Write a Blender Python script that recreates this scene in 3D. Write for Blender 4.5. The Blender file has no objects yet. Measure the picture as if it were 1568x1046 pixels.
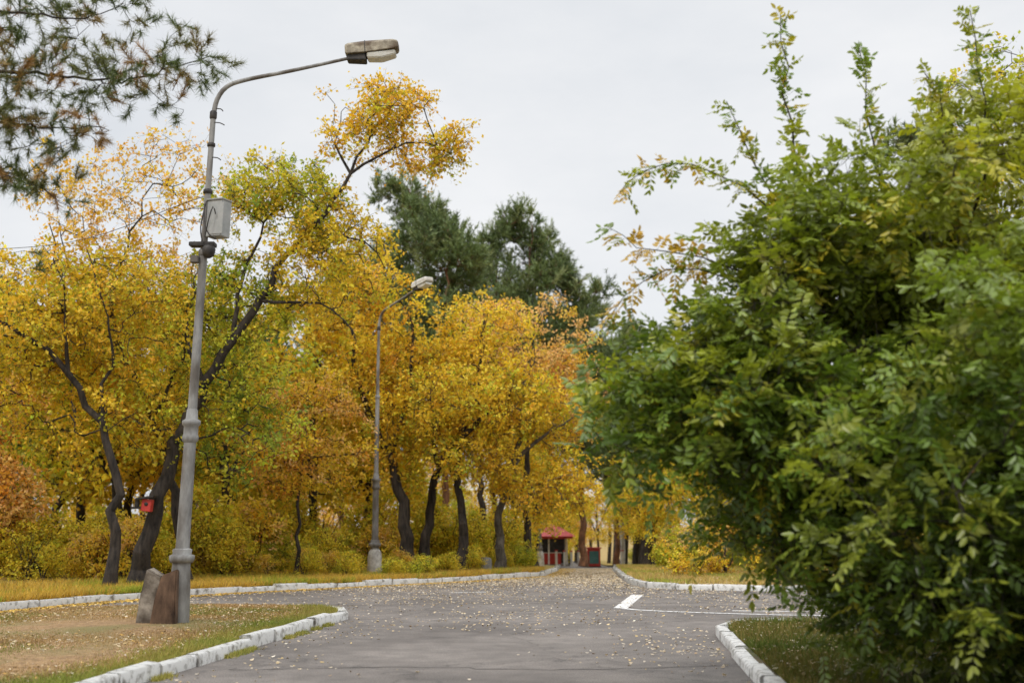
import bpy, math, random
import numpy as np
from mathutils import Vector, noise
scene=bpy.context.scene
rad=math.radians

# ------------------------------------------------------------------ helpers
def gz(y):
    y=np.asarray(y,dtype=float)
    k=4.0
    a=k*np.log1p(np.exp(np.clip((y-42)/k,-40,40)))
    b=k*np.log1p(np.exp(np.clip((y-115)/k,-40,40)))
    return -0.03*(a-b)
def norm(a):
    return a/np.maximum(np.linalg.norm(a,axis=-1,keepdims=True),1e-9)
def link(o,parent=None):
    scene.collection.objects.link(o)
    if parent is not None: o.parent=parent
    return o
def empty(name,loc=(0,0,0)):
    e=bpy.data.objects.new(name,None); e.location=loc; e.empty_display_size=.3
    return link(e)
def make_mesh(name,V,faces,mat,col=None,smooth=False):
    me=bpy.data.meshes.new(name)
    V=np.asarray(V,dtype=np.float32)
    me.vertices.add(len(V)); me.vertices.foreach_set('co',V.ravel())
    loops=np.concatenate([f.ravel() for f in faces]).astype(np.int32)
    tot=np.concatenate([np.full(len(f),f.shape[1]) for f in faces]).astype(np.int32)
    st=np.concatenate([[0],np.cumsum(tot)[:-1]]).astype(np.int32)
    me.loops.add(len(loops)); me.loops.foreach_set('vertex_index',loops)
    me.polygons.add(len(tot)); me.polygons.foreach_set('loop_start',st); me.polygons.foreach_set('loop_total',tot)
    if smooth: me.polygons.foreach_set('use_smooth',np.ones(len(tot),dtype=bool))
    if col is not None:
        ca=me.color_attributes.new('Col','FLOAT_COLOR','POINT')
        c=np.ones((len(V),4),dtype=np.float32); c[:,:3]=col
        ca.data.foreach_set('color',c.ravel())
    me.update(calc_edges=True)
    me.materials.append(mat)
    return me
def obj(name,me,parent=None,loc=None):
    o=bpy.data.objects.new(name,me)
    if loc is not None: o.location=loc
    return link(o,parent)

# ------------------------------------------------------------------ materials
def newmat(name):
    m=bpy.data.materials.new(name); m.use_nodes=True
    nt=m.node_tree; b=nt.nodes['Principled BSDF']
    return m,nt,b
def N(nt,t,**kw):
    n=nt.nodes.new(t)
    for k,v in kw.items(): setattr(n,k,v)
    return n
def noise_mat(name,c1,c2,scale=5,rough=.8,bump=.2,detail=6,c3=None,scale2=.6,p=(.35,.65),stretch=(1,1,1),metal=0,bdist=.02):
    m,nt,b=newmat(name)
    g=N(nt,'ShaderNodeNewGeometry'); mp=N(nt,'ShaderNodeMapping'); mp.inputs['Scale'].default_value=stretch
    nt.links.new(g.outputs['Position'],mp.inputs['Vector'])
    n=N(nt,'ShaderNodeTexNoise'); n.inputs['Scale'].default_value=scale; n.inputs['Detail'].default_value=detail; n.inputs['Roughness'].default_value=.65
    nt.links.new(mp.outputs[0],n.inputs['Vector'])
    r=N(nt,'ShaderNodeValToRGB'); r.color_ramp.elements[0].position=p[0]; r.color_ramp.elements[1].position=p[1]
    r.color_ramp.elements[0].color=(*c1,1); r.color_ramp.elements[1].color=(*c2,1)
    nt.links.new(n.outputs['Fac'],r.inputs['Fac'])
    out=r.outputs['Color']
    if c3:
        n2=N(nt,'ShaderNodeTexNoise'); n2.inputs['Scale'].default_value=scale2; n2.inputs['Detail'].default_value=5
        nt.links.new(mp.outputs[0],n2.inputs['Vector'])
        r2=N(nt,'ShaderNodeValToRGB'); r2.color_ramp.elements[0].position=.45; r2.color_ramp.elements[1].position=.62
        nt.links.new(n2.outputs['Fac'],r2.inputs['Fac'])
        mx=N(nt,'ShaderNodeMix',data_type='RGBA'); nt.links.new(r2.outputs['Color'],mx.inputs[0])
        nt.links.new(out,mx.inputs[6]); mx.inputs[7].default_value=(*c3,1); out=mx.outputs[2]
    nt.links.new(out,b.inputs['Base Color'])
    b.inputs['Roughness'].default_value=rough; b.inputs['Metallic'].default_value=metal
    if bump:
        bp=N(nt,'ShaderNodeBump'); bp.inputs['Strength'].default_value=bump; bp.inputs['Distance'].default_value=bdist
        nt.links.new(n.outputs['Fac'],bp.inputs['Height']); nt.links.new(bp.outputs[0],b.inputs['Normal'])
    return m
def leaf_mat(name,trans=.35,rough=.55,spec=.3,tint=(1.06,1.05,.62)):
    m,nt,b=newmat(name)
    a=N(nt,'ShaderNodeAttribute',attribute_name='Col')
    nt.links.new(a.outputs['Color'],b.inputs['Base Color'])
    b.inputs['Roughness'].default_value=rough; b.inputs['Specular IOR Level'].default_value=spec
    t=N(nt,'ShaderNodeBsdfTranslucent')
    vm=N(nt,'ShaderNodeVectorMath',operation='MULTIPLY'); vm.inputs[1].default_value=tint
    nt.links.new(a.outputs['Color'],vm.inputs[0]); nt.links.new(vm.outputs[0],t.inputs['Color'])
    mx=N(nt,'ShaderNodeMixShader'); mx.inputs[0].default_value=trans
    nt.links.new(b.outputs[0],mx.inputs[1]); nt.links.new(t.outputs[0],mx.inputs[2])
    nt.links.new(mx.outputs[0],nt.nodes['Material Output'].inputs['Surface'])
    return m
M_leaf=leaf_mat('autumn_leaf',trans=.42)
M_green=leaf_mat('green_leaf',trans=.34,rough=.34,spec=.65,tint=(1.4,1.4,.5))
M_needle=leaf_mat('pine_needle',trans=.15,rough=.5)
M_grass=leaf_mat('grass_blade',trans=.2,rough=.7,spec=.1,tint=(1,1,.7))
M_litter=leaf_mat('dry_leaf',trans=.1,rough=.7,spec=.2,tint=(1,.9,.6))
M_bark=noise_mat('dark_bark',(.010,.008,.007),(.062,.048,.037),scale=9,stretch=(1,1,.25),rough=.95,bump=.8,bdist=.05)
M_barkg=noise_mat('grey_bark',(.05,.043,.036),(.17,.15,.125),scale=9,stretch=(1,1,.25),rough=.95,bump=.8,bdist=.04)
M_barkp=noise_mat('pine_bark',(.07,.035,.02),(.26,.12,.06),scale=7,stretch=(1,1,.3),rough=.95,bump=.6)
M_concrete=noise_mat('weathered_concrete',(.13,.105,.08),(.38,.33,.27),scale=5,rough=.9,bump=.5,c3=(.05,.035,.022),scale2=2.2)
M_rust=noise_mat('rust_stained_concrete',(.03,.014,.007),(.17,.10,.06),scale=4,rough=.9,bump=.5,stretch=(1,1,.4))
M_pole=noise_mat('painted_steel_grey',(.17,.165,.16),(.32,.315,.30),scale=7,stretch=(1,1,.35),rough=.6,bump=.15,c3=(.11,.095,.08),scale2=3)
M_beige=noise_mat('aged_luminaire_housing',(.16,.13,.09),(.46,.41,.31),scale=7,rough=.6,bump=.15,c3=(.10,.065,.035),scale2=4)
M_pale=noise_mat('pale_luminaire_housing',(.5,.48,.43),(.75,.73,.68),scale=7,rough=.6,bump=.1)
M_glass=noise_mat('diffuser_glass',(.62,.62,.58),(.8,.8,.77),scale=6,rough=.15,bump=0)
M_dark=noise_mat('dark_metal',(.015,.013,.012),(.05,.042,.036),scale=12,rough=.6,bump=.1)
M_cab=noise_mat('grey_cabinet_paint',(.30,.31,.30),(.40,.40,.39),scale=6,rough=.5,bump=.05)
M_kerb=noise_mat('whitewashed_kerb',(.22,.20,.17),(.80,.79,.76),scale=7,rough=.85,bump=.4,p=(.33,.50))
M_line=noise_mat('road_paint',(.2,.19,.18),(.78,.77,.75),scale=14,rough=.8,bump=.1,p=(.38,.53))
M_tar=noise_mat('tar_seam',(.05,.044,.04),(.12,.105,.095),scale=18,rough=.8,bump=.1)
M_red=noise_mat('red_sheet',(.42,.03,.025),(.6,.055,.04),scale=4,rough=.5,bump=.05)
M_white=noise_mat('white_paint',(.62,.6,.57),(.8,.79,.77),scale=6,rough=.6,bump=.05)
M_foot=noise_mat('whitewashed_concrete',(.30,.28,.25),(.62,.6,.56),scale=6,rough=.85,bump=.2)
M_teal=noise_mat('teal_panel',(.05,.16,.16),(.1,.25,.24),scale=4,rough=.5,bump=.05)
M_interior=noise_mat('shaded_glass',(.02,.022,.025),(.05,.05,.055),scale=4,rough=.2,bump=0)
M_verge=noise_mat('leafy_verge',(.24,.16,.04),(.48,.32,.06),scale=14,rough=.95,bump=.5,c3=(.13,.14,.035),scale2=.5)
M_dryg=noise_mat('dry_lawn',(.17,.10,.045),(.38,.24,.115),scale=11,rough=.95,bump=.5,c3=(.19,.155,.055),scale2=.7)
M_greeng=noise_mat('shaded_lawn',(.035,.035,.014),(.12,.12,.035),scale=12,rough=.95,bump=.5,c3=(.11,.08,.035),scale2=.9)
M_soil=noise_mat('ground_litter',(.22,.15,.05),(.42,.28,.08),scale=3,rough=.95,bump=.3)

def asphalt():
    m,nt,b=newmat('asphalt')
    g=N(nt,'ShaderNodeNewGeometry')
    def nz(s,d=4):
        n=N(nt,'ShaderNodeTexNoise'); n.inputs['Scale'].default_value=s; n.inputs['Detail'].default_value=d
        nt.links.new(g.outputs['Position'],n.inputs['Vector']); return n
    n1=nz(60,3); n2=nz(.45,6); n3=nz(3,5)
    r=N(nt,'ShaderNodeValToRGB'); e=r.color_ramp.elements
    e[0].position=.3; e[0].color=(.105,.091,.082,1); e[1].position=.7; e[1].color=(.200,.176,.158,1)
    nt.links.new(n2.outputs['Fac'],r.inputs['Fac'])
    def mul(a,bs,lo,hi,p0=.3,p1=.7):
        q=N(nt,'ShaderNodeMapRange'); q.inputs['From Min'].default_value=p0; q.inputs['From Max'].default_value=p1
        q.inputs['To Min'].default_value=lo; q.inputs['To Max'].default_value=hi; nt.links.new(bs,q.inputs['Value'])
        v=N(nt,'ShaderNodeVectorMath',operation='SCALE'); nt.links.new(a,v.inputs[0]); nt.links.new(q.outputs[0],v.inputs['Scale'])
        return v.outputs[0]
    c=mul(r.outputs['Color'],n1.outputs['Fac'],.55,1.45)
    c=mul(c,n3.outputs['Fac'],.8,1.2)
    vo=N(nt,'ShaderNodeTexVoronoi',feature='DISTANCE_TO_EDGE'); vo.inputs['Scale'].default_value=.33
    ad=N(nt,'ShaderNodeVectorMath',operation='ADD'); nt.links.new(g.outputs['Position'],ad.inputs[0]); nt.links.new(n3.outputs['Color'],ad.inputs[1])
    nt.links.new(ad.outputs[0],vo.inputs['Vector'])
    c=mul(c,vo.outputs['Distance'],.62,1.0,.0,.014)
    nt.links.new(c,b.inputs['Base Color']); b.inputs['Roughness'].default_value=.8
    bp=N(nt,'ShaderNodeBump'); bp.inputs['Strength'].default_value=.6; bp.inputs['Distance'].default_value=.01
    nt.links.new(n1.outputs['Fac'],bp.inputs['Height']); nt.links.new(bp.outputs[0],b.inputs['Normal'])
    return m
M_asph=asphalt()

# ------------------------------------------------------------------ ground layout (metres)
LK=np.array([(-11.6,3),(-11.3,12),(-10.7,19),(-9.75,22.9),(-8.9,25.4),(-7.17,28.4),(-3.77,32.3),(-1.6,35),(1.0,39.5),(1.75,48),(3.15,80),(5.2,130)])
RK=np.array([(60,29.0),(16,29.2),(5.96,29.9),(4.4,30.5),(3.6,31.4),(3.35,33.5),(3.55,38.7),(4.3,50),(6.9,80),(9.2,130)])
NK=np.array([(1.7,3),(2.6,12.5),(3.08,17.8),(3.25,18.5),(3.6,19.0),(4.3,19.25),(9,19.4),(60,19.6)])
IR=np.array([(-4.9,3),(-3.86,12.5),(-3.1,19.6),(-2.92,20.9),(-3.0,21.7),(-3.5,22.5),(-4.3,22.95),(-6.1,23.2)])
IL=np.array([(-9.9,3),(-9.6,12),(-9.0,20.5),(-8.2,22.3),(-7.2,23.0),(-6.1,23.2)])
def sheet(name,left,right,y0,y1,mat,z,ny=60,nx=14,bumpy=0,power=1.0,side=0):
    ys=np.linspace(y0,y1,ny)
    xl=np.interp(ys,left[:,1],left[:,0]) if not np.isscalar(left) else np.full(ny,left)
    xr=np.interp(ys,right[:,1],right[:,0]) if not np.isscalar(right) else np.full(ny,right)
    t=np.linspace(0,1,nx)
    if side==1: t=t**power
    if side==-1: t=1-(1-t)**power
    X=xl[:,None]+(xr-xl)[:,None]*t[None]; Y=np.repeat(ys[:,None],nx,1)
    Z=gz(Y)+z
    if bumpy:
        d=np.minimum(np.abs(X-xl[:,None]) if not side==-1 else 99,np.abs(xr[:,None]-X) if not side==1 else 99)
        f=np.clip(d/1.5,0,1)
        Z=Z+bumpy*f*(.6+np.sin(X*.9+Y*.4)*.5+np.sin(Y*1.3-X*.5)*.4)
    V=np.stack([X,Y,Z],-1).reshape(-1,3)
    i=np.arange(ny-1)[:,None]*nx+np.arange(nx-1)[None]
    F=np.stack([i,i+1,i+nx+1,i+nx],-1).reshape(-1,4)
    return obj(name,make_mesh(name,V,[F],mat,smooth=True))
sheet('ground',-700.,700.,-60,1200,M_soil,-.02,ny=200,nx=30)
rl=np.array([(-13,-5),(-13,26),(-9,30),(-4,38),(.6,44),(2.9,80),(5.0,130)],float)
rr=np.array([(30,-5),(30,31),(6,32),(4.2,36),(4.6,50),(7.1,80),(9.4,130)],float)
sheet('road',rl,rr,-5,128,M_asph,0,ny=260,nx=40)
sheet('roadside_verge',-120.,LK,3,128,M_verge,.10,ny=220,nx=40,bumpy=.05,power=2.2,side=-1)
sheet('roadside_verge',RK,120.,29.2,128,M_verge,.10,ny=220,nx=40,bumpy=.05,power=2.2,side=1)
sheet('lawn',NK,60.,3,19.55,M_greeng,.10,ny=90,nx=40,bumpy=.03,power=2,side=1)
sheet('lawn',IL,IR,3,23.2,M_dryg,.085,ny=90,nx=20,bumpy=.03)

rngk=np.random.default_rng(5)
def kerb(name,poly,w=.17,h=.14,L=1.0):
    P=np.array(poly,float)
    seg=np.linalg.norm(np.diff(P,axis=0),axis=1); s=np.concatenate([[0],np.cumsum(seg)])
    d=0;Vs=[];Fs=[];o=0
    while d<s[-1]-.1:
        l=min(L if s[-1]-d>L else s[-1]-d,L)
        a=np.array([np.interp(d+.014,s,P[:,0]),np.interp(d+.014,s,P[:,1])]); b=np.array([np.interp(d+l-.014,s,P[:,0]),np.interp(d+l-.014,s,P[:,1])])
        t=(b-a)/max(np.linalg.norm(b-a),1e-6); n=np.array([-t[1],t[0]])
        j=rngk.normal(0,.016); hj=h+rngk.normal(0,.016)
        prof=[(-w/2,-.05),(-w/2,hj-.02),(-w/2+.025,hj),(w/2-.025,hj),(w/2,hj-.02),(w/2,-.05)]
        for q,e in ((a,0),(b,1)):
            for (x,z) in prof:
                p=q+n*(x+j); Vs.append((p[0],p[1],float(gz(p[1]))+z+rngk.normal(0,.005)))
        k=6
        for i in range(k-1): Fs.append((o+i,o+i+1,o+k+i+1,o+k+i))
        Fs.append((o+0,o+1,o+4,o+5));Fs.append((o+1,o+2,o+3,o+4)); Fs.append((o+6,o+7,o+10,o+11));Fs.append((o+7,o+8,o+9,o+10))
        o+=12; d+=L
    return obj(name,make_mesh(name,Vs,[np.array(Fs)],M_kerb))
kerb('kerb',LK[2:-1]); kerb('kerb',RK[1:-1]); kerb('kerb',NK[:-1]); kerb('kerb',IR[:6],h=.16)

def strip(name,pts,w,z=.004,mat=None,wig=0,seed=0):
    rg=np.random.default_rng(seed)
    P=np.array(pts,float);V=[];F=[]
    Q=[]
    for a,b in zip(P[:-1],P[1:]):
        for t in np.linspace(0,1,8,endpoint=False): Q.append(a+(b-a)*t)
    Q.append(P[-1]); Q=np.array(Q)
    if wig: Q=Q+rg.normal(0,wig,Q.shape)
    T=norm(np.gradient(Q,axis=0)); n=np.stack([-T[:,1],T[:,0]],-1)
    wv=(w*(rg.uniform(.4,1.3,len(Q)) if wig else np.ones(len(Q))))[:,None]
    A=Q+n*wv/2;B=Q-n*wv/2
    for a,b in zip(A,B):
        V.append((a[0],a[1],float(gz(a[1]))+z));V.append((b[0],b[1],float(gz(b[1]))+z))
    for i in range(len(Q)-1): F.append((2*i,2*i+1,2*i+3,2*i+2))
    obj(name,make_mesh(name,V,[np.array(F)],mat or M_line))
strip('road_marking',[(2.13,23.6),(2.95,28.2)],.28)
strip('road_marking',[(2.16,23.5),(2.35,23.15),(2.8,22.75),(3.5,22.35),(4.8,21.8),(6.8,21.4)],.15,z=.008)
strip('road_marking',[(4.2,22.9),(6.2,22.6)],.16)
strip('road_marking',[(-1.5,29.0),(-.6,29.4)],.16)
strip('asphalt_crack',[(-3.2,13.6),(-1.2,13.9),(.6,13.6),(2.4,14.0)],.03,.004,M_tar,.04,1)
strip('asphalt_crack',[(-6.0,24.8),(-3.0,24.4),(-.5,25.2),(2.0,24.9),(5,25.4)],.04,.004,M_tar,.06,4)

# ------------------------------------------------------------------ vegetation
def sphere_pts(rng,n,c,r,shell=.45,gap=-.12,gs=.6,off=0):
    out=[];c=np.array(c,float);r=np.array(r,float)
    tries=0
    while len(out)<n and tries<n*12:
        tries+=1
        d=rng.normal(size=3); d/=np.linalg.norm(d); q=c+d*r*(rng.random()**shell)
        if noise.noise(Vector(q)*gs+Vector((off,0,0)))<gap: continue
        out.append(q)
    return np.array(out).reshape(-1,3)
def catmull(pts,step):
    P=[np.array(p,float) for p in pts]; P=[2*P[0]-P[1]]+P+[2*P[-1]-P[-2]]; out=[]
    for i in range(1,len(P)-2):
        n=max(2,int(np.linalg.norm(P[i+1]-P[i])/step))
        for k in range(n):
            t=k/n
            out.append(.5*((2*P[i])+(-P[i-1]+P[i+1])*t+(2*P[i-1]-5*P[i]+4*P[i+1]-P[i+2])*t*t+(-P[i-1]+3*P[i]-3*P[i+1]+P[i+2])*t**3))
    out.append(P[-2]); return np.array(out)
def grow(rng,limbs,attr,seg=.4,minz=1.5,tip=.009,jit=.06,expo=.45,flare=1.5,up=.8):
    P=[];par=[];R=[];cont=[];islimb=[]
    for li,(pts,r0,r1) in enumerate(limbs):
        Q=catmull(pts,seg); n=len(Q)
        prev=-1
        if li>0:
            A=np.array(P); prev=int(np.argmin(((A-Q[0])**2).sum(1)))
            Q=Q[1:]; n=len(Q)
        for k in range(n):
            q=Q[k]+(rng.normal(0,jit,3)*np.array([1,1,.4]) if 0<k<n-1 else 0)
            P.append(q); par.append(prev); cont.append(not(li>0 and k==0))
            r=r0+(r1-r0)*(k/max(1,n-1))**.8
            if li==0: r*=1+(flare-1)*math.exp(-(q[2]-Q[0][2])/.35)
            R.append(r); islimb.append(True); prev=len(P)-1
    nl=len(P)
    P0=np.array(P)
    dm=np.array([np.min(((P0-a)**2).sum(1)) for a in attr]) if len(attr) else []
    order=np.argsort(dm); tips=[];tdir=[]
    cap=len(P)+len(attr)*40
    A=np.zeros((cap,3)); A[:nl]=P0; cnt=nl
    for ai in order:
        a=attr[ai]
        X=A[:cnt]; d=np.sqrt(((X-a)**2).sum(1)); cost=d+up*np.maximum(0,X[:,2]-a[2])+100*(X[:,2]<minz)
        j=int(np.argmin(cost)); s=A[j].copy(); L=d[j]
        if L<.15: tips.append(a); tdir.append(norm(rng.normal(size=3)+np.array([0,0,.4]))); continue
        pd=norm(A[j]-A[par[j]]) if par[j]>=0 else np.array([0,0,1.])
        c=s+pd*L*.35+(a-s)*.15+np.array([0,0,.1*L])
        n=max(2,int(L/seg))
        prev=j
        for k in range(1,n+1):
            t=k/n; q=(1-t)**2*s+2*t*(1-t)*c+t*t*a
            if k<n: q=q+rng.normal(0,jit,3)
            if cnt>=cap: break
            A[cnt]=q; par.append(prev); cont.append(k>1); R.append(0); islimb.append(False); prev=cnt; cnt+=1
        tips.append(a); tdir.append(norm(A[prev]-A[par[prev]]))
    P=A[:cnt]; par=np.array(par); R=np.array(R,float); cont=np.array(cont); islimb=np.array(islimb)
    w=np.zeros(cnt); haschild=np.zeros(cnt,bool); haschild[par[par>=0]]=True
    w[~haschild]=1
    for i in range(cnt-1,-1,-1):
        if par[i]>=0: w[par[i]]+=w[i]
    pr=tip*w**expo
    R=np.where(islimb,np.maximum(R,0.0),pr)
    for i in range(cnt):
        if par[i]>=0 and not islimb[i]: R[i]=min(R[i],R[par[i]])
    return P,par,R,cont,np.array(tips).reshape(-1,3),np.array(tdir).reshape(-1,3)
def tube_edges(A,B,RA,RB,TA,TB,k):
    ref=norm(np.array([.31,.95,.05]))
    def ring(C,R,T):
        b1=norm(np.cross(T,ref)); b2=np.cross(T,b1)
        an=np.arange(k)*2*math.pi/k
        return C[:,None]+R[:,None,None]*(np.cos(an)[None,:,None]*b1[:,None]+np.sin(an)[None,:,None]*b2[:,None])
    n=len(A)
    V=np.concatenate([ring(A,RA,TA),ring(B,RB,TB)],1).reshape(-1,3)
    i=np.arange(n)[:,None]*2*k; j=np.arange(k)[None]; j2=(j+1)%k
    F=np.stack([i+j,i+j2,i+k+j2,i+k+j],-1).reshape(-1,4)
    return V,F
def skeleton_geo(P,par,R,cont):
    T=np.zeros_like(P); e=np.where(par>=0)[0]
    T[e]=norm(P[e]-P[par[e]])
    T2=T.copy()
    for i in e:
        if cont[i]: T2[par[i]]=T[par[i]]+T[i]
    T2=norm(T2+1e-9)
    A=P[par[e]];B=P[e];RB=R[e]
    RA=np.where(cont[e],R[par[e]],np.minimum(R[par[e]],R[e]*1.2))
    TA=np.where(cont[e][:,None],T2[par[e]],T[e]); TB=T2[e]
    Vs=[];Fs=[];o=0
    for lo,hi,k in ((0.035,9,9),(-1,.035,4)):
        m=(RB>lo)&(RB<=hi)
        if m.sum()==0: continue
        V,F=tube_edges(A[m],B[m],RA[m],RB[m],TA[m],TB[m],k); Vs.append(V);Fs.append(F+o);o+=len(V)
    return np.concatenate(Vs),np.concatenate(Fs)
def pick(rng,n,pal):
    cols=np.array([p[0] for p in pal]);w=np.array([p[1] for p in pal],float);w/=w.sum()
    a=cols[rng.choice(len(cols),n,p=w)];b=cols[rng.choice(len(cols),n,p=w)];t=rng.random((n,1))*.5
    return a*(1-t)+b*t
def twigs(rng,tips,tdir,S,ln,out=.7,upb=.15,spread=.75):
    n=len(tips)
    base=np.repeat(tips,S,0)+rng.normal(0,.05,(n*S,3)); d=np.repeat(tdir,S,0)*out+rng.normal(0,spread,(n*S,3)); d[:,2]+=upb
    d=norm(d); l=ln*rng.uniform(.4,1.3,n*S)
    return base,d,l
def leaves_geo(C,A,Nn,L,W,cols,fold=False):
    A=norm(A);B=norm(np.cross(A,Nn)); n=len(C)
    L=L[:,None];W=W[:,None]
    if not fold:
        V=np.stack([C-A*L/2,C+B*W/2,C+A*L/2,C-B*W/2],1).reshape(-1,3)
        F=np.arange(n*4).reshape(n,4); return V,F,np.repeat(cols,4,0)
    U=np.cross(A,B)
    V=np.stack([C-A*L*.5,C-A*L*.18+B*W*.5+U*W*.15,C+A*L*.2+B*W*.4+U*W*.15,C+A*L*.5-U*W*.12,C+A*L*.2-B*W*.4+U*W*.15,C-A*L*.18-B*W*.5+U*W*.15],1).reshape(-1,3)
    i=np.arange(n)[:,None]*6
    F=np.concatenate([i+np.array([[0,1,2,3]]),i+np.array([[0,3,4,5]])],0)
    return V,F,np.repeat(cols,6,0)
def broadleaf(name,seed,limbs,envs,pal,leaf=.10,S=5,tw=.5,nl=9,bark=None,minz=1.5,seg=.4,keep=(.5,1),gap=-.12,parent=None,meshes_only=False,tip=.008,droop=.25,wr=.6,envpal=None,up=.8):
    rng=np.random.default_rng(seed); at=[]
    for k,(c,r,n) in enumerate(envs):
        p=sphere_pts(rng,n,c,r,gap=gap,off=seed); at.append(p)
    at=np.concatenate(at)
    P,par,R,cont,tips,tdir=grow(rng,limbs,at,seg=seg,minz=minz,tip=tip,up=up)
    V,F=skeleton_geo(P,par,R,cont)
    b,d,l=twigs(rng,tips,tdir,S,tw)
    end=b+d*l[:,None]; end[:,2]-=l*droop
    TV,TF=tube_edges(b,end,np.full(len(b),tip*.6),np.full(len(b),tip*.2),d,d,3)
    wood=make_mesh('branches',np.concatenate([V,TV]),[np.concatenate([F,TF+len(V)])],bark or M_bark,smooth=True)
    nt_=len(tips); kp=np.repeat(rng.uniform(keep[0],keep[1],nt_),S*nl)
    ccol=pick(rng,nt_,pal)
    if envpal:
        cc=np.array([e[0] for e in envs]); near=np.argmin(((tips[:,None]-cc[None])**2).sum(2),1)
        for k,pp in envpal.items():
            m=near==k
            if m.sum(): ccol[m]=pick(rng,int(m.sum()),pp)
    ccol=ccol*rng.uniform(.82,1.08,(nt_,1))
    n=nt_*S*nl; bi=np.repeat(np.arange(len(b)),nl); t=rng.random(n)**.8
    C=b[bi]+d[bi]*(l[bi]*t)[:,None]; C[:,2]-=droop*l[bi]*t*t; C+=rng.normal(0,leaf*.55,(n,3))
    m=rng.random(n)<kp
    col=np.repeat(ccol,S*nl,0)*rng.uniform(.70,1.2,(n,1)); col*=1+rng.normal(0,.06,(n,3)); col=np.clip(col,.005,.93)
    A=d[bi]*.5+rng.normal(0,.7,(n,3)); A[:,2]-=.35
    Nn=rng.normal(0,.7,(n,3)); Nn[:,2]+=.6
    L=leaf*rng.uniform(.7,1.3,n)
    LV,LF,LC=leaves_geo(C[m],A[m],Nn[m],L[m],L[m]*wr,col[m])
    fol=make_mesh('foliage',LV,[LF],M_leaf,col=LC)
    if meshes_only: return wood,fol
    e=empty(name); obj('trunk_and_branches',wood,e); obj('foliage',fol,e); return e
def pine(name,seed,limbs,envs,needle=.2,nw=.03,S=6,nn=16,tw=.4,pal=None,minz=3,seg=.6,meshes_only=False,bark=None,fd=1.0,upb=.25,attr=None,tip=.012,gap=-.1,twr=.008,spread=.75,jitn=.55):
    rng=np.random.default_rng(seed)
    pal=pal or [((.155,.215,.08),2),((.21,.27,.10),2),((.29,.33,.14),1),((.09,.13,.05),1.2)]
    at=np.concatenate([sphere_pts(rng,n,c,r,gap=gap,off=seed) for c,r,n in envs]) if attr is None else attr
    P,par,R,cont,tips,tdir=grow(rng,limbs,at,seg=seg,minz=minz,tip=tip,up=.1,jit=.03 if attr is not None else .06)
    V,F=skeleton_geo(P,par,R,cont)
    b,d,l=twigs(rng,tips,tdir,S,tw,upb=upb,spread=spread)
    TV,TF=tube_edges(b,b+d*l[:,None],np.full(len(b),twr),np.full(len(b),twr*.5),d,d,3)
    wood=make_mesh('branches',np.concatenate([V,TV]),[np.concatenate([F,TF+len(V)])],bark or M_barkp,smooth=True)
    n=len(b)*nn; bi=np.repeat(np.arange(len(b)),nn); t=.15+.85*rng.random(n)
    C=b[bi]+d[bi]*(l[bi]*t)[:,None]
    A=norm(d[bi]*fd+rng.normal(0,jitn,(n,3))); L=needle*rng.uniform(.6,1.15,n); B=norm(np.cross(A,rng.normal(size=(n,3))))
    Vn=np.stack([C-B*nw/2,C+B*nw/2,C+A*L[:,None]],1).reshape(-1,3); Fn=np.arange(n*3).reshape(n,3)
    col=np.repeat(pick(rng,len(tips),pal),S*nn,0)*rng.uniform(.65,1.35,(n,1))
    fol=make_mesh('needles',Vn,[Fn],M_needle,col=np.repeat(col,3,0))
    if meshes_only: return wood,fol
    e=empty(name); obj('trunk_and_branches',wood,e); obj('needles',fol,e); return e

Y_=(.92,.64,.055);GO=(.90,.53,.05);OR=(.91,.47,.075);PE=(.93,.60,.24);YG=(.60,.60,.055);GR=(.28,.38,.05)
top=[(Y_,3),(GO,3),(YG,1.2)]
broadleaf('leaning_elm_tree',11,[
 ([(-9.35,30,0),(-9.1,30,1.84),(-8.75,30,3.3),(-7.9,30,5.16),(-7.2,30,6.35),(-6.5,30,7.4),(-5.85,30,8.6),(-4.9,30,9.7),(-4.3,30,10.8),(-3.7,30,12.1)],.24,.025),
 ([(-4.3,30,10.8),(-3.2,29.8,11.4),(-2.2,29.6,11.5),(-1.6,29.6,11.2)],.04,.012),
 ([(-4.3,30,10.8),(-4.7,30.2,11.7),(-4.6,30.3,12.6)],.035,.012),
 ([(-5.9,30,8.6),(-4.8,29.9,9.0),(-3.9,29.7,8.9),(-3.3,29.6,8.2)],.045,.012),
 ([(-6.6,30,7.3),(-5.4,29.8,7.3),(-4.6,29.7,7.1),(-4.0,29.6,6.4)],.045,.012),
 ([(-7.2,30,6.4),(-7.2,30.4,8),(-6.6,30.6,9.6),(-6.3,30.7,10.8)],.065,.02),
 ([(-7.9,30,5.2),(-8.6,30.4,6.8),(-8.3,30.6,8.4)],.06,.02)],
 [((-3.5,29.9,12.2),(1.85,1.4,1.1),140),((-2.1,29.7,11.5),(1.0,.9,.8),50),((-6.2,30.5,9.9),(2.0,1.8,1.5),240),((-7.6,30.9,7.0),(1.9,1.6,2.2),250),((-4.8,30.3,8.5),(1.9,1.5,1.6),170),((-7.2,30.9,4.4),(2,1.6,1.7),140)],
 [(YG,4),(Y_,1.5),(GR,2.5)],leaf=.11,S=5,tw=.45,nl=9,minz=3,keep=(.35,1),gap=-.2,envpal={0:top,1:top,2:[(YG,4),(Y_,2.5),(GR,1.5)],4:[(YG,2),(Y_,4)]})
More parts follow.
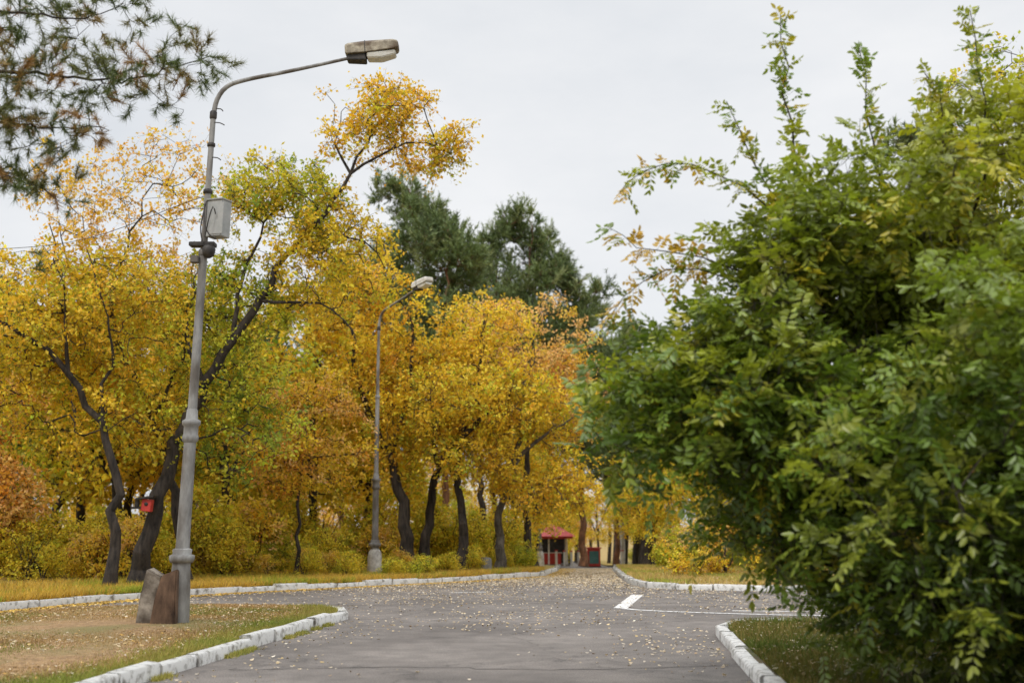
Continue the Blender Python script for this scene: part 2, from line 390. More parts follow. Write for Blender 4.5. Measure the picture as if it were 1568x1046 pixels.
broadleaf('elm_tree',12,[
 ([(-8.4,31,0),(-8.65,31,1.5),(-8.95,31,2.9),(-9.45,31,4.4),(-10.2,31,5.8),(-10.7,31,7.4),(-10.4,31,9),(-9.8,31,10.8)],.16,.02),
 ([(-10.2,31,5.8),(-11.6,31,7.6),(-12.3,31,9.8)],.05,.015),([(-9.4,31,4.4),(-8.7,31,6.5),(-8.6,31,9.2)],.05,.015)],
 [((-10.3,31,10.3),(3.2,2.2,2.2),165),((-11,31.3,7.5),(3.1,2.2,1.9),340),((-9.6,31.4,5.0),(2.4,1.8,1.6),190)],
 [(Y_,4),(GO,1.5),(YG,2)],leaf=.11,nl=8,minz=3,tip=.006,keep=(.3,1),gap=-.15,envpal={0:[(GO,2),(PE,3),(Y_,2)]})
broadleaf('elm_tree',13,[
 ([(-9.6,28.6,0),(-9.55,28.6,1.5),(-9.6,28.6,2.8),(-10.05,28.6,4.1),(-10.85,28.6,5.3),(-12.2,28.6,6.3),(-14,28.4,7.2)],.15,.03),
 ([(-10.05,28.6,4.1),(-9.9,28.6,6),(-10.6,28.6,8.4)],.05,.015),([(-10.9,28.6,5.3),(-11.1,28.4,7.5),(-11.5,28.4,9)],.05,.015)],
 [((-11.2,29.2,6.9),(3.3,2.2,2.0),400),((-13,29.2,5.6),(2.4,2,1.9),210),((-10.6,29.4,4.4),(2.2,1.5,1.3),110)],
 [(Y_,4),(GO,1.5),(YG,2.5)],leaf=.11,nl=8,minz=2.5,tip=.006,keep=(.35,1),gap=-.18)
broadleaf('young_maple_tree',14,[([(-6.35,35,0),(-6.3,35,1.6),(-6.35,35,2.6),(-6.2,35,3.6),(-6.1,35,5)],.07,.02)],
 [((-6.3,35,4.1),(2.1,1.8,1.6),260),((-6.0,35,5.3),(1.3,1.2,.9),75)],[(OR,1.5),(PE,1.5),(Y_,3.5)],leaf=.11,nl=8,minz=1.9)
broadleaf('orange_birch_tree',22,[([(-15.6,34,0),(-15.5,34,2),(-15.6,34,5),(-15.4,34,8)],.12,.03)],
 [((-15.4,34,4.2),(2.0,1.8,2.2),320),((-15.2,34,2.2),(2.0,1.6,1.4),150)],[(OR,3.5),(PE,4)],leaf=.13,nl=7,minz=1.0)
broadleaf('maple_tree',15,[
 ([(-3.55,41,0),(-3.75,41,2.0),(-4.3,41,4.0),(-5.0,41,5.4),(-5.4,41,6.4),(-5.7,41,8.5)],.28,.05),
 ([(-5,41,5.4),(-6.2,41,6.2),(-7.2,41,7.8)],.12,.03),([(-4.3,41,4.0),(-3.6,41,6.3),(-3.6,41,9)],.13,.03)],
 [((-5.4,41,8.8),(2.9,2.2,2.5),290),((-4.5,41,6.4),(2.8,2.2,2.0),210),((-4.3,40.6,4.2),(2.0,1.5,1.0),70)],
 [(Y_,5),(GO,1.5),(OR,.8),(YG,1)],leaf=.135,nl=8,minz=3.2)
broadleaf('maple_tree',16,[
 ([(-3.1,42,0),(-2.95,42,2.0),(-2.6,42,3.6),(-1.9,42,4.8),(-1.2,42,7.2),(-1,42,9)],.21,.05),
 ([(-2.6,42,3.6),(-3.0,42,5.6),(-2.9,42,8)],.12,.03),([(-1.9,42,4.8),(-.2,42,6.2),(.8,42,7.4)],.1,.03)],
 [((-1.6,42,7.6),(2.7,2.4,2.4),290),((-2.2,41.5,5.2),(2.4,2,1.6),160)],
 [(Y_,5),(GO,1.5),(YG,1.4)],leaf=.135,nl=8,minz=3.2)
broadleaf('maple_tree',17,[
 ([(-1.68,40,0),(-1.72,40,2.0),(-1.85,40,3.3),(-1.7,40,4.6),(-1.1,40,6.4)],.2,.06),
 ([(-1.85,40,3.3),(-2.6,40,4.8),(-2.8,40,6)],.1,.03),([(-1.7,40,4.6),(-.5,39.6,5.6),(.4,39.4,6.4)],.1,.03)],
 [((-1.2,39.6,5.7),(2.4,1.9,1.8),250),((-1.6,39.5,3.9),(1.8,1.4,.9),65)],
 [(Y_,6),(GO,.8),(YG,1.8)],leaf=.125,nl=8,minz=2.8)
broadleaf('maple_tree',18,[
 ([(-.45,41,0),(-.4,41,2.0),(-.2,41,3.4),(.4,41,5),(.9,41,7)],.18,.05),
 ([(-.2,41,3.4),(1.0,40.6,4.6),(2.0,40.2,5.2)],.09,.03)],
 [((.9,40.8,5.4),(2.3,2,2.3),270),((1.3,40.4,3.1),(1.8,1.5,1.3),150),((-.2,40.5,3.6),(1.4,1.2,.9),50)],
 [(Y_,5),(GO,1.5),(YG,1)],leaf=.125,nl=8,minz=2.3,bark=M_barkg)
broadleaf('birch_tree',19,[([(.6,47,-.1),(.6,47,3),(.7,47,6),(.9,47,9.5)],.18,.03)],
 [((.6,47,8.4),(2.9,2.2,2.6),330),((2.0,46.5,6.4),(2.0,1.8,1.7),150)],[(PE,6),(OR,.8),(Y_,1.5)],leaf=.135,nl=8,minz=3)
broadleaf('birch_tree',20,[([(-1.3,49,-.2),(-1.3,49,4),(-1.2,49,7),(-1,49,10.5)],.18,.03)],
 [((-1.1,49,8.8),(2.6,2.2,2.4),260)],[(PE,4),(Y_,2)],leaf=.135,nl=8,minz=3)
broadleaf('linden_tree',21,[([(14.2,30,.1),(14.2,30,4),(13.9,30,8),(13.6,30,12)],.25,.05)],
 [((13.9,30,10.8),(3.4,2.6,3.8),330),((12.8,29.6,6.5),(3.2,2.5,2.8),160)],[(YG,4),(GR,2),(Y_,1.5)],leaf=.13,nl=8,minz=3)

def tpl_broad(seed,h,pal,w=2.6,dense=1.0,leaf=.19):
    return broadleaf('t',seed,[([(0,0,0),(.1,0,h*.25),(-.1,.1,h*.5),(.1,0,h*.9)],.17,.03),([(-.05,0,h*.35),(.9,.2,h*.5),(1.6,.3,h*.65)],.08,.03),([(0,0,h*.3),(-.9,-.2,h*.5),(-1.5,-.3,h*.7)],.08,.03)],
      [((0,0,h*.68),(w,w,h*.3),int(180*dense)),((0,0,h*.42),(w*.95,w*.95,h*.2),int(90*dense))],pal,leaf=leaf,S=5,nl=6,minz=h*.2,meshes_only=True,tw=.6)
T_yel=tpl_broad(31,9.5,[(Y_,5),(GO,1),(YG,1.5)]); T_yel2=tpl_broad(32,8.5,[(Y_,4),(YG,2.5),(GO,.5)])
T_org=tpl_broad(33,8,[(OR,1.5),(PE,4),(Y_,3)]); T_yg=tpl_broad(34,10,[(YG,4),(GR,2),(Y_,1.5)])
def bush_tpl(seed,h,w,pal,leaf=.12,n=90):
    rng=np.random.default_rng(seed)
    limbs=[([(0,0,0),(.05,0,h*.4),(.1,.1,h*.8)],.03,.01)]
    for k in range(7):
        a=k*.9+rng.random(); q=w*.6
        limbs.append(([(0,0,0),(math.cos(a)*q*.4,math.sin(a)*q*.4,h*.4),(math.cos(a)*q,math.sin(a)*q,h*.8)],.025,.01))
    return broadleaf('b',seed,limbs,[((0,0,h*.55),(w,w,h*.45),n),((0,0,h*.3),(w*.9,w*.9,h*.3),n//2)],pal,leaf=leaf,S=5,nl=7,tw=.45,minz=.0,meshes_only=True,seg=.3,tip=.006,keep=(.3,1))
YB=(.94,.72,.07)
B_y=bush_tpl(41,2.6,1.5,[(YB,5),(YG,2)]); B_o=bush_tpl(42,2.2,1.4,[(GO,2),(YB,4),(PE,1.5)]); B_g=bush_tpl(43,1.8,1.3,[(YG,4),(GR,1.5),(YB,2)])
def pine_tpl(seed,h,w):
    rng=np.random.default_rng(seed)
    limbs=[([(0,0,0),(.1,0,h*.4),(-.1,.1,h*.7),(0,0,h*.97)],.24,.03)]
    env=[]
    for k in range(11):
        f=.36+.62*k/10; rr_=w*(1.05-.70*((f-.36)/.62)**1.8)
        env.append(((rng.normal(0,.4),rng.normal(0,.4),h*f),(rr_,rr_,h*.042),int(58*rr_/w)+10))
    return pine('p',seed,limbs,env,needle=.32,nw=.055,S=6,nn=22,tw=.9,meshes_only=True,minz=h*.3,upb=.85,tip=.007,twr=.006,spread=.55)
P_1=pine_tpl(51,20.4,3.6);P_2=pine_tpl(52,18.0,3.2)
def place(parent,tpl,x,y,s=1,rot=0,names=('wood','foliage'),sz=None):
    for me,nm in zip(tpl,names):
        o=obj(nm,me,parent,loc=(x,y,float(gz(y))+.08)); o.rotation_euler=(0,0,rot); o.scale=(s,s,sz or s)
def single(name,tpl,x,y,s=1,rot=0,sz=None):
    e=empty(name); place(e,tpl,x,y,s,rot,sz=sz); return e
single('pine_tree',P_1,-5.6,62,1.0,.4); single('pine_tree',P_2,-3.4,60,1.0,2.4); single('pine_tree',P_2,-9.2,64,.9,5)
single('pine_tree',P_1,1.2,70,1.03,1.3); single('pine_tree',P_2,4.3,72,1.0,4.2); single('pine_tree',P_1,-1.0,72,1.0,3)
single('pine_tree',P_2,7.4,84,.93,.6); single('pine_tree',P_1,17,46,.85,.2)
single('pine_tree',P_2,-15,50,.62,1.2); single('pine_tree',P_2,-19.5,44,.6,2.9); single('pine_tree',P_2,-11.5,54,.66,.3)
forest=empty('distant_forest')
fr=random.Random(8)
def kx(y): return float(np.interp(y,LK[:,1],LK[:,0]))
def kr(y): return float(np.interp(y,RK[:,1],RK[:,0]))
for row,y0,n,xs in ((0,41,5,(-22,-9)),(1,48,6,(-27,-4)),(2,57,6,(-28,-3)),(3,72,7,(-38,0)),(4,92,8,(-50,2))):
    for k in range(n):
        x=xs[0]+(xs[1]-xs[0])*(k+fr.uniform(.1,.9))/n; y=y0+fr.uniform(-3,3)
        t=fr.choice([T_yel,T_yel,T_yel2,T_yg,T_yel2] if row<2 else [T_yel,T_yel2,T_org,T_yg,P_2])
        place(forest,t,x,y,fr.uniform(.9,1.15) if t is not P_2 else .75,fr.uniform(0,6.28))
for x,y,t,s in ((-9.2,38.5,T_yg,1.05),(-12.5,37,T_yel2,1.15),(-7.4,43.5,T_yel,1.12),(-14.5,40,T_yel,1.1),
                (10.6,58,T_yg,1.0),(9.6,50,T_yel2,.8),(9.4,80,T_yel,1.0),(11.5,74,T_yg,1.1),(10.4,96,T_yel,1.1),(12,66,T_yel,1.0),(13,54,T_yg,1.0)):
    place(forest,t,x,y,s,x)
place(forest,P_2,10.8,88,.8,1);place(forest,P_2,13.5,78,.8,2)
for row,y0,n,xs in ((0,48,3,(8.5,22)),(1,56,4,(8.5,30)),(2,68,4,(9.5,36)),(3,84,5,(11.5,44)),(4,110,10,(-20,55))):
    for k in range(n):
        x=xs[0]+(xs[1]-xs[0])*(k+fr.uniform(.1,.9))/n; y=y0+fr.uniform(-3,3)
        if row==4: y+=10
        t=fr.choice([T_yel,T_yel2,T_yg,T_org,T_yg])
        place(forest,t,x,y,fr.uniform(.75,1.0),fr.uniform(0,6.28))
for y,x,t,s in ((52,.2,T_yel,.75),(56,6.6,T_yel2,.62),(60,1.2,T_yel,.8),(64,7.2,T_yel,.75),(70,1.6,T_yel2,.8),(74,8,T_yel,.8),(90,2.6,T_yel,.8),(92,9.5,T_yel2,.8),(108,5.2,T_yel,.8),(112,8,T_yel,.9),(118,6.5,T_org,.9)):
    place(forest,t,x,y,s,y)
und=empty('shrub_undergrowth')
for k in range(75):
    y=fr.uniform(34,62); x=kx(y)-1.6-fr.random()**1.2*20
    if y<45 and x>-7.8: continue
    place(und,fr.choice([B_y,B_y,B_y,B_o,B_g]),x,y,fr.uniform(.6,1.1),fr.uniform(0,6.28))
for k in range(44):
    x=-21+13.2*(k+fr.random())/44; y=31.8+fr.uniform(0,4.5)
    place(und,fr.choice([B_y,B_y,B_o,B_g,B_y]),x,y,fr.uniform(.4,.85),fr.uniform(0,6.28))
for k in range(30):
    y=fr.uniform(34.5,44); x=kx(y)-.9-fr.random()*4.5
    place(und,fr.choice([B_y,B_g,B_y,B_o]),x,y,fr.uniform(.2,.4),fr.uniform(0,6.28))
for k in range(24):
    y=fr.uniform(36,75); x=kr(y)+1.8+fr.random()*14
    place(und,fr.choice([B_y,B_o,B_g,B_o]),x,y,fr.uniform(.5,.95),fr.uniform(0,6.28))
for x,y,t,s in ((-6,39,B_y,.6),(-7.3,38,B_g,.7),(-5.2,44.5,B_y,1.1),(-3.8,46,B_y,1.1),(-2.2,46.5,B_y,1.),(-.8,46,B_y,.9),(.2,45,B_g,.6),(-4.8,42.5,B_o,.7),(-7.0,43,B_y,1.0),(5.6,36,B_o,.75),(6.8,38,B_o,.9),(8,35,B_y,.8)):
    place(und,t,x,y,s,x)
for k in range(40):
    y=fr.uniform(98,122); x=fr.uniform(-45,50)
    if 4<x<9 and y<116: continue
    place(und,fr.choice([B_y,B_o,B_g]),x,y,fr.uniform(1.,1.5),fr.uniform(0,6.28))
thick=empty('green_shrub_thicket')
B_dg=bush_tpl(45,1.5,1.1,[((.07,.12,.02),4),((.14,.2,.03),2),((.3,.28,.04),.6)],leaf=.075,n=110)
for x,y,s in ((5.6,13.6,.8),(6.9,14.4,.95),(8.3,15.2,1.0),(6.1,16.6,.9),(7.8,17.2,1.0),(9.6,16.5,1.1),(4.9,15.2,.6),(5.1,17.6,.7),(6.4,11.9,.6)):
    place(thick,B_dg,x,y,s,x*3)

# near pine, branches entering at upper left
rp=np.random.default_rng(77)
plimbs=[([(-7.6,13,0),(-7.6,13,3),(-7.5,13,6),(-7.5,13,9.5)],.2,.1),
 ([(-7.5,13,6.4),(-6.4,13,6.8),(-5.2,13,6.75),(-4.4,13,6.7),(-3.5,13,7.0)],.035,.006),
 ([(-7.5,13,7.2),(-6.2,13.1,7.6),(-5.2,13.1,7.5),(-4.6,13.1,7.7)],.03,.006),
 ([(-7.5,13,6.0),(-6.4,12.9,6.2),(-5.4,12.9,6.1),(-4.7,12.9,6.1)],.025,.006),
 ([(-7.5,13,5.4),(-6.6,13,5.6),(-5.8,13,5.6),(-5.3,13,5.35)],.025,.006),
 ([(-7.5,13,4.6),(-6.6,13,4.9),(-6.0,13,4.9)],.025,.006)]
att=[]
def along(pts,n,s,lo=.35):
    Q=catmull(pts,.05)
    for _ in range(n):
        q=Q[int(len(Q)*min(.999,lo+(1-lo)*rp.random()))]; att.append(q+rp.normal(0,1,3)*np.array(s))
along(plimbs[1][0],66,(.12,.35,.13));along(plimbs[2][0],66,(.2,.3,.2));along(plimbs[3][0],36,(.14,.25,.13));along(plimbs[4][0],42,(.22,.25,.13));along(plimbs[5][0],32,(.2,.25,.2))
pine('pine_tree',78,plimbs,[],attr=np.array(att),needle=.13,nw=.0075,S=3,nn=66,tw=.2,minz=4,seg=.12,bark=M_bark,fd=.62,tip=.0035,twr=.005,spread=.4,upb=.1,jitn=.5,
     pal=[((.11,.15,.045),3),((.17,.18,.06),2),((.36,.21,.07),.9)])

# ------------------------------------------------------------------ near green ash (right)
def ash():
    rng=np.random.default_rng(91)
    base=(4.7,12.6,.1)
    limbs=[([base,(4.6,12.4,1.2),(4.3,12,2.6),(3.9,11.6,4.2),(3.6,11.3,5.2)],.07,.012)]
    def L(*p,r=.04,r1=.008): limbs.append((list(p),r,r1))
    L((4.6,12.4,1.0),(3.8,11.8,2.2),(3.0,11.3,3.8),(2.75,11,5.2),(2.66,11,6.6),r1=.004)
    L((3.0,11.3,3.8),(2.5,11,4.8),(2.1,11,5.7),r=.012,r1=.004)
    L((3.0,11.3,3.8),(2.5,11,4.65),(1.75,11,5.05),(1.3,11,5.0),(1.02,11,4.75),r=.012,r1=.003)
    L((3.2,11.4,3.3),(2.2,11,4.0),(1.5,11,4.2),(1.2,11,4.25),(.9,11,4.45),r=.012,r1=.003)
    L((3.2,11.4,3.2),(2.2,11,3.9),(1.5,11,4.0),(1.1,11,3.75),(.83,11,3.4),r=.012,r1=.003)
    L((3.8,11.8,2.2),(2.6,11.2,2.6),(1.6,11,2.75),(.75,11,2.55),r=.025,r1=.004)
    L((4.3,12,2.6),(3.7,11.3,4.4),(3.5,11,5.6),(3.42,11,6.25),r=.025,r1=.004)
    L((4.3,12,2.6),(4.6,11.3,4.6),(4.6,11,5.7),(4.5,10.9,6.6),r=.03,r1=.004)
    L((4.3,12,2.6),(4.3,11.2,4.6),(4.15,11,5.8),(4.05,11,6.0),r=.025,r1=.004)
    L((4.6,12.4,.8),(5.6,11.8,2.4),(6.0,11.4,4.2),(5.4,11.0,6.4),r=.06,r1=.005)
    L((4.6,12.4,.5),(5.2,11.4,1.4),(5.6,10.6,2.6),(5.6,10.2,4),r=.05,r1=.01)
    L((4.7,12.6,.2),(4.1,11.6,.8),(3.3,11,1.4),(2.4,10.8,1.6),r=.04,r1=.006)
    L((4.6,12.4,.8),(4.3,11,1.5),(4.0,9.8,2.0),(3.6,8.6,2.2),r=.035,r1=.006)
    L((4.6,12.4,1.0),(5.0,11,2.2),(4.8,9.8,3.0),(4.6,8.8,3.2),r=.035,r1=.006)
    for k in range(9):
        a=(4.9+rng.normal(0,.8),12.6+rng.normal(0,.4),.1)
        L(a,(a[0]+rng.normal(0,.4),11.6,1.3),(a[0]+rng.normal(0,1),11.2,2.8),r=.03,r1=.01)
    envs=[((3.9,11.4,3.0),(2.1,2.0,1.9),290),((3.8,11.2,4.4),(1.3,1.5,1.0),110),((6.1,11.6,3.6),(2.4,2.2,2.1),310),((2.1,11.0,2.65),(1.35,1.2,.85),190),((4.9,11.0,1.5),(2.3,1.5,.85),140),((2.8,11.2,1.75),(1.0,.9,.65),60),((4.9,11,5.3),(1.0,.9,.7),36),
          ((2.6,11.1,3.75),(.95,1.0,.75),60),((3.9,9.0,1.9),(1.6,1.2,1.0),100),((4.7,9.2,3.1),(1.5,1.0,1.1),90),((4.9,11.2,.8),(2.0,1.4,.5),90)]
    at=np.concatenate([sphere_pts(rng,n,c,r,gap=-.13,gs=1.0,off=3) for c,r,n in envs])
    P,par,R,cont,tips,tdir=grow(rng,limbs,at,seg=.25,minz=.4,tip=.0035,jit=.03,up=.5)
    sh=[];sd=[]
    for pts,r0,r1 in limbs[1:11]:
        Q=catmull(pts,.07); m=int(len(Q)*.4)
        for i in range(m,len(Q)-1):
            sh.append(Q[i]); sd.append(norm(Q[i+1]-Q[i]))
    sh=np.array(sh);sd=np.array(sd)
    V,F=skeleton_geo(P,par,R,cont)
    b,d,l=twigs(rng,tips,tdir,4,.45,out=.7,upb=.05,spread=.65)
    TV,TF=tube_edges(b,b+d*l[:,None],np.full(len(b),.0035),np.full(len(b),.002),d,d,3)
    nc=3
    bi=np.repeat(np.arange(len(b)),nc); t=rng.random(len(bi))
    O=b[bi]+d[bi]*(l[bi]*t)[:,None]; D=d[bi]*.5+rng.normal(0,.6,(len(bi),3))
    tipi=np.repeat(np.arange(len(tips)),4*nc)
    nS=2
    O2=np.repeat(sh,nS,0); D2=np.repeat(sd,nS,0)*.5+rng.normal(0,.6,(len(O2),3)); 
    O=np.concatenate([O,O2]);D=np.concatenate([D,D2]);D[:,2]+=.1;D=norm(D)
    n=len(O)
    cc=pick(rng,len(tips),[((.13,.205,.028),3),((.20,.28,.036),3),((.33,.37,.045),2),((.07,.12,.018),1.8),((.55,.46,.05),.35)])
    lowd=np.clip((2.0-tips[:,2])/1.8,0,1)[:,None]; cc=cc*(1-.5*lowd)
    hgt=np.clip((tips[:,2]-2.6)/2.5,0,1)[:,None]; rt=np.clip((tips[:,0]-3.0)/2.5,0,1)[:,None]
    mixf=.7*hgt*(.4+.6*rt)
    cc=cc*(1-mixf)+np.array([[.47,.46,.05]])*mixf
    c2=pick(rng,len(sh),[((.16,.24,.035),2),((.33,.36,.045),1.5),((.50,.40,.05),.5)])
    lf=(sh[:,0]<1.9)&(sh[:,2]>3.3)&(sh[:,2]<5.3)
    mask=rng.random(len(sh))<.55
    c2[lf&mask]=np.array([.52,.34,.06])
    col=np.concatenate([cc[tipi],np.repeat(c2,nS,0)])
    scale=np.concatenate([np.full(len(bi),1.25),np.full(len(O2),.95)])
    K=5; rl_=.2
    Cs=[];As=[];Ns=[];Ls=[];Cc=[]
    side=norm(np.cross(D,np.array([0,0,1.])+rng.normal(0,.35,(n,3)))); upv=np.cross(side,D)
    RV0=O; RV1=O+D*(rl_*scale)[:,None]; RV1=RV1-np.array([0,0,1])*(rl_*.35)
    for k in range(1,K+1):
        f=k/(K+.3); base_=O+D*(rl_*scale*f)[:,None]; base_[:,2]-=rl_*.35*f*f
        for s in (-1,1):
            if k==K and s==1:
                a=D.copy()
            else: a=side*s+D*.55
            a=norm(a+rng.normal(0,.16,(n,3))-np.array([0,0,.45])); ll=.075*scale*rng.uniform(.75,1.2,n)
            Cs.append(base_+a*(ll*.55)[:,None]);As.append(a);Ns.append(upv+rng.normal(0,.3,(n,3)));Ls.append(ll);Cc.append(col*rng.uniform(.75,1.3,(n,1)))
    C=np.concatenate(Cs);A=np.concatenate(As);Nn=np.concatenate(Ns);Lh=np.concatenate(Ls);CC=np.concatenate(Cc)
    m=rng.random(len(C))<.93
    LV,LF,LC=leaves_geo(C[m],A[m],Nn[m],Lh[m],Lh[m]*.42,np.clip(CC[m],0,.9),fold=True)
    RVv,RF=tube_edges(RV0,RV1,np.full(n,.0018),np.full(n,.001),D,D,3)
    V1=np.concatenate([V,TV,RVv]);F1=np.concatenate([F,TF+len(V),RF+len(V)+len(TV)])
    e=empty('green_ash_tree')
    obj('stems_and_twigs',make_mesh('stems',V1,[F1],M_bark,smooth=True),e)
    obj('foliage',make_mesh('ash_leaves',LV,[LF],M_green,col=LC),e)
ash()

# ------------------------------------------------------------------ grass and fallen leaves
def fn(x,y): return np.sin(x*1.3+y*.7)+np.sin(y*1.9-x*.8+1)+np.sin(x*3.1+2)*.5+np.sin(y*4.3+x*2.2)*.5
def grass(name,n,region,z,pal_a,pal_b,h=(.03,.08),seed=1,w=.012):
    rng=np.random.default_rng(seed); x,y=region(rng,n); n=len(x)
    zz=gz(y)+z
    C=np.stack([x,y,zz],-1); a=rng.random(n)*6.28; B=np.stack([np.cos(a),np.sin(a),0*a],-1)*w*(.6+rng.random((n,1)))
    H=rng.uniform(*h,n); tip=C+np.stack([rng.normal(0,.4,n)*H,rng.normal(0,.4,n)*H,H],-1)
    V=np.stack([C-B/2,C+B/2,tip],1).reshape(-1,3)
    m=(fn(x,y)+rng.normal(0,.9,n))>.8
    col=np.where(m[:,None],pick(rng,n,pal_a),pick(rng,n,pal_b))*rng.uniform(.7,1.3,(n,1))
    obj(name,make_mesh(name,V,[np.arange(n*3).reshape(n,3)],M_grass,col=np.repeat(col,3,0)))
GP=[((.20,.22,.05),2),((.27,.26,.08),1)]; DP=[((.42,.27,.11),2),((.46,.32,.16),2),((.28,.17,.07),1)]
def reg_island(rng,n):
    y=rng.uniform(10,23.1,n); xl=np.interp(y,IL[:,1],IL[:,0])+.05; xr=np.interp(y,IR[:,1],IR[:,0])-.12; return xl+(xr-xl)*rng.random(n),y
grass('lawn_grass',130000,reg_island,.085,GP,DP,seed=1,h=(.02,.06))
def reg_edge(rng,n):
    y=rng.uniform(11,22.6,n); xr=np.interp(y,IR[:,1],IR[:,0]); return xr-.1-np.abs(rng.normal(0,.3,n)),y
grass('kerbside_grass',20000,reg_edge,.085,[((.22,.27,.05),2),((.32,.33,.08),1)],[((.28,.28,.06),2),((.42,.33,.10),1)],h=(.03,.10),seed=2)
def reg_spill(rng,n):
    y=rng.uniform(11,21.5,n); xr=np.interp(y,IR[:,1],IR[:,0]); k=fn(xr*5,y*1.7)>.4; return (xr+.09+np.abs(rng.normal(0,.05,n)))[k],y[k]
grass('kerbside_grass',9000,reg_spill,.0,[((.26,.28,.06),1)],[((.4,.36,.1),1)],h=(.02,.07),seed=22)
def reg_right(rng,n):
    y=rng.uniform(9,19.3,n); xl=np.interp(y,NK[:,1],NK[:,0])+.12; return xl+rng.random(n)**1.3*9,y
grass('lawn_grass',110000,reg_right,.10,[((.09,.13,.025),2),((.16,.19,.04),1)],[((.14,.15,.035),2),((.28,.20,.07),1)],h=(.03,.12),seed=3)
def reg_lv(rng,n):
    y=rng.uniform(20,42,n); xr=np.interp(y,LK[:,1],LK[:,0])-.12; return xr-rng.random(n)**2*7,y
grass('verge_grass',90000,reg_lv,.11,[((.28,.34,.04),2),((.42,.40,.06),1)],[((.65,.42,.06),2),((.48,.32,.08),2)],h=(.04,.22),seed=4,w=.02)
def reg_rv(rng,n):
    y=rng.uniform(29.6,60,n); xr=np.interp(y,RK[::1,1],RK[::1,0])+.12; return xr+rng.random(n)**1.5*8,y
grass('verge_grass',60000,reg_rv,.11,[((.28,.33,.05),2),((.40,.40,.08),1)],[((.58,.42,.14),2),((.46,.33,.13),2)],h=(.04,.16),seed=5,w=.02)
def litter(name,n,region,z,pal,size,seed):
    rng=np.random.default_rng(seed);x,y=region(rng,n);n=len(x)
    C=np.stack([x,y,gz(y)+z+rng.uniform(.006,.022,n)],-1); a=rng.random(n)*6.28
    A=np.stack([np.cos(a),np.sin(a),rng.normal(0,.22,n)],-1); Nn=np.stack([rng.normal(0,.4,n),rng.normal(0,.4,n),np.ones(n)],-1)
    L=rng.uniform(*size,n); V,F,Cc=leaves_geo(C,A,Nn,L,L*.6,pick(rng,n,pal)*rng.uniform(.6,1.3,(n,1)),fold=True)
    obj(name,make_mesh(name,V,[F],M_litter,col=np.clip(Cc,0,.85)))
LP=[((.60,.48,.31),3),((.60,.44,.2),1),((.36,.25,.15),1.8),((.74,.65,.52),2)]
def reg_road(rng,n):
    y=11+rng.random(n)**.65*50
    xl=np.where(y<23,np.interp(y,IR[:,1],IR[:,0])+.15,np.interp(y,LK[:,1],LK[:,0])+.12)
    xr=np.interp(y,NK[:,1],NK[:,0])-.15; xr=np.where(y>19,np.where(y<30,9,np.interp(y,RK[:,1],RK[:,0])-.12),xr)
    u=rng.random(n); x=xl+(xr-xl)*u
    k=(fn(x*.8,y*.5)*.28+rng.random(n)*1.6+ (np.abs(u-.5)*.8) + np.clip((y-19)/14,-.6,.9))>1.37
    return x[k],y[k]
litter('fallen_leaves',48000,reg_road,.0,LP,(.028,.062),7)
litter('fallen_leaves',4500,reg_island,.10,LP+[((.55,.33,.09),2)],(.035,.07),8)
litter('fallen_leaves',22000,reg_lv,.13,[((.85,.58,.06),3),((.75,.42,.05),2),((.45,.27,.08),1)],(.06,.11),9)
litter('fallen_leaves',3000,reg_right,.13,LP,(.035,.06),10)
litter('fallen_leaves',9000,reg_rv,.13,LP,(.05,.09),12)
def reg_gut(rng,n):
    y=rng.uniform(20,60,n); return np.interp(y,LK[:,1],LK[:,0])+.12+np.abs(rng.normal(0,.3,n)),y
litter('fallen_leaves',10000,reg_gut,.0,[((.66,.44,.10),3),((.45,.27,.08),2)],(.04,.08),11)

# ------------------------------------------------------------------ lamps
def lathe(name,prof,mat,parent,axis0,axis1,k=20):
    V=[];F=[];a0=np.array(axis0,float);a1=np.array(axis1,float);H=a1[2]-a0[2]
    for h,r in prof:
        c=a0+(a1-a0)*((h-a0[2])/H)
        for j in range(k):
            an=2*math.pi*j/k; V.append((c[0]+r*math.cos(an),c[1]+r*math.sin(an),h))
    for i in range(len(prof)-1):
        for j in range(k): F.append((i*k+j,i*k+(j+1)%k,(i+1)*k+(j+1)%k,(i+1)*k+j))
    return obj(name,make_mesh(name,V,[np.array(F)],mat,smooth=False if k<10 else True),parent)
def pipe(name,pts,r,mat,parent,step=.08,k=10,r1=None):
    Q=catmull(pts,step); n=len(Q); rr_=np.linspace(r,r1 or r,n); T=norm(np.gradient(Q,axis=0))
    V,F=tube_edges(Q[:-1],Q[1:],rr_[:-1],rr_[1:],T[:-1],T[1:],k)
    return obj(name,make_mesh(name,V,[F],mat,smooth=True),parent)
def hull(name,secs,mat,parent,bev=.01):
    import bmesh
    bm=bmesh.new(); rings=[[bm.verts.new(p) for p in s] for s in secs]; k=len(secs[0])
    for a,b in zip(rings[:-1],rings[1:]):
        for j in range(k): bm.faces.new((a[j],a[(j+1)%k],b[(j+1)%k],b[j]))
    bm.faces.new(rings[0][::-1]); bm.faces.new(rings[-1])
    bmesh.ops.recalc_face_normals(bm,faces=bm.faces)
    if bev: bmesh.ops.bevel(bm,geom=bm.edges[:],offset=bev,segments=2,affect='EDGES')
    me=bpy.data.meshes.new(name); bm.to_mesh(me); bm.free(); me.materials.append(mat)
    return obj(name,me,parent)
def box(name,c,s,mat,parent,rot=(0,0,0),bev=.01):
    x,y,z=[v/2 for v in s]
    o=hull(name,[[(-x,-y,-z),(x,-y,-z),(x,y,-z),(-x,y,-z)],[(-x,-y,z),(x,-y,z),(x,y,z),(-x,y,z)]],mat,parent,bev)
    o.location=c;o.rotation_euler=rot; return o
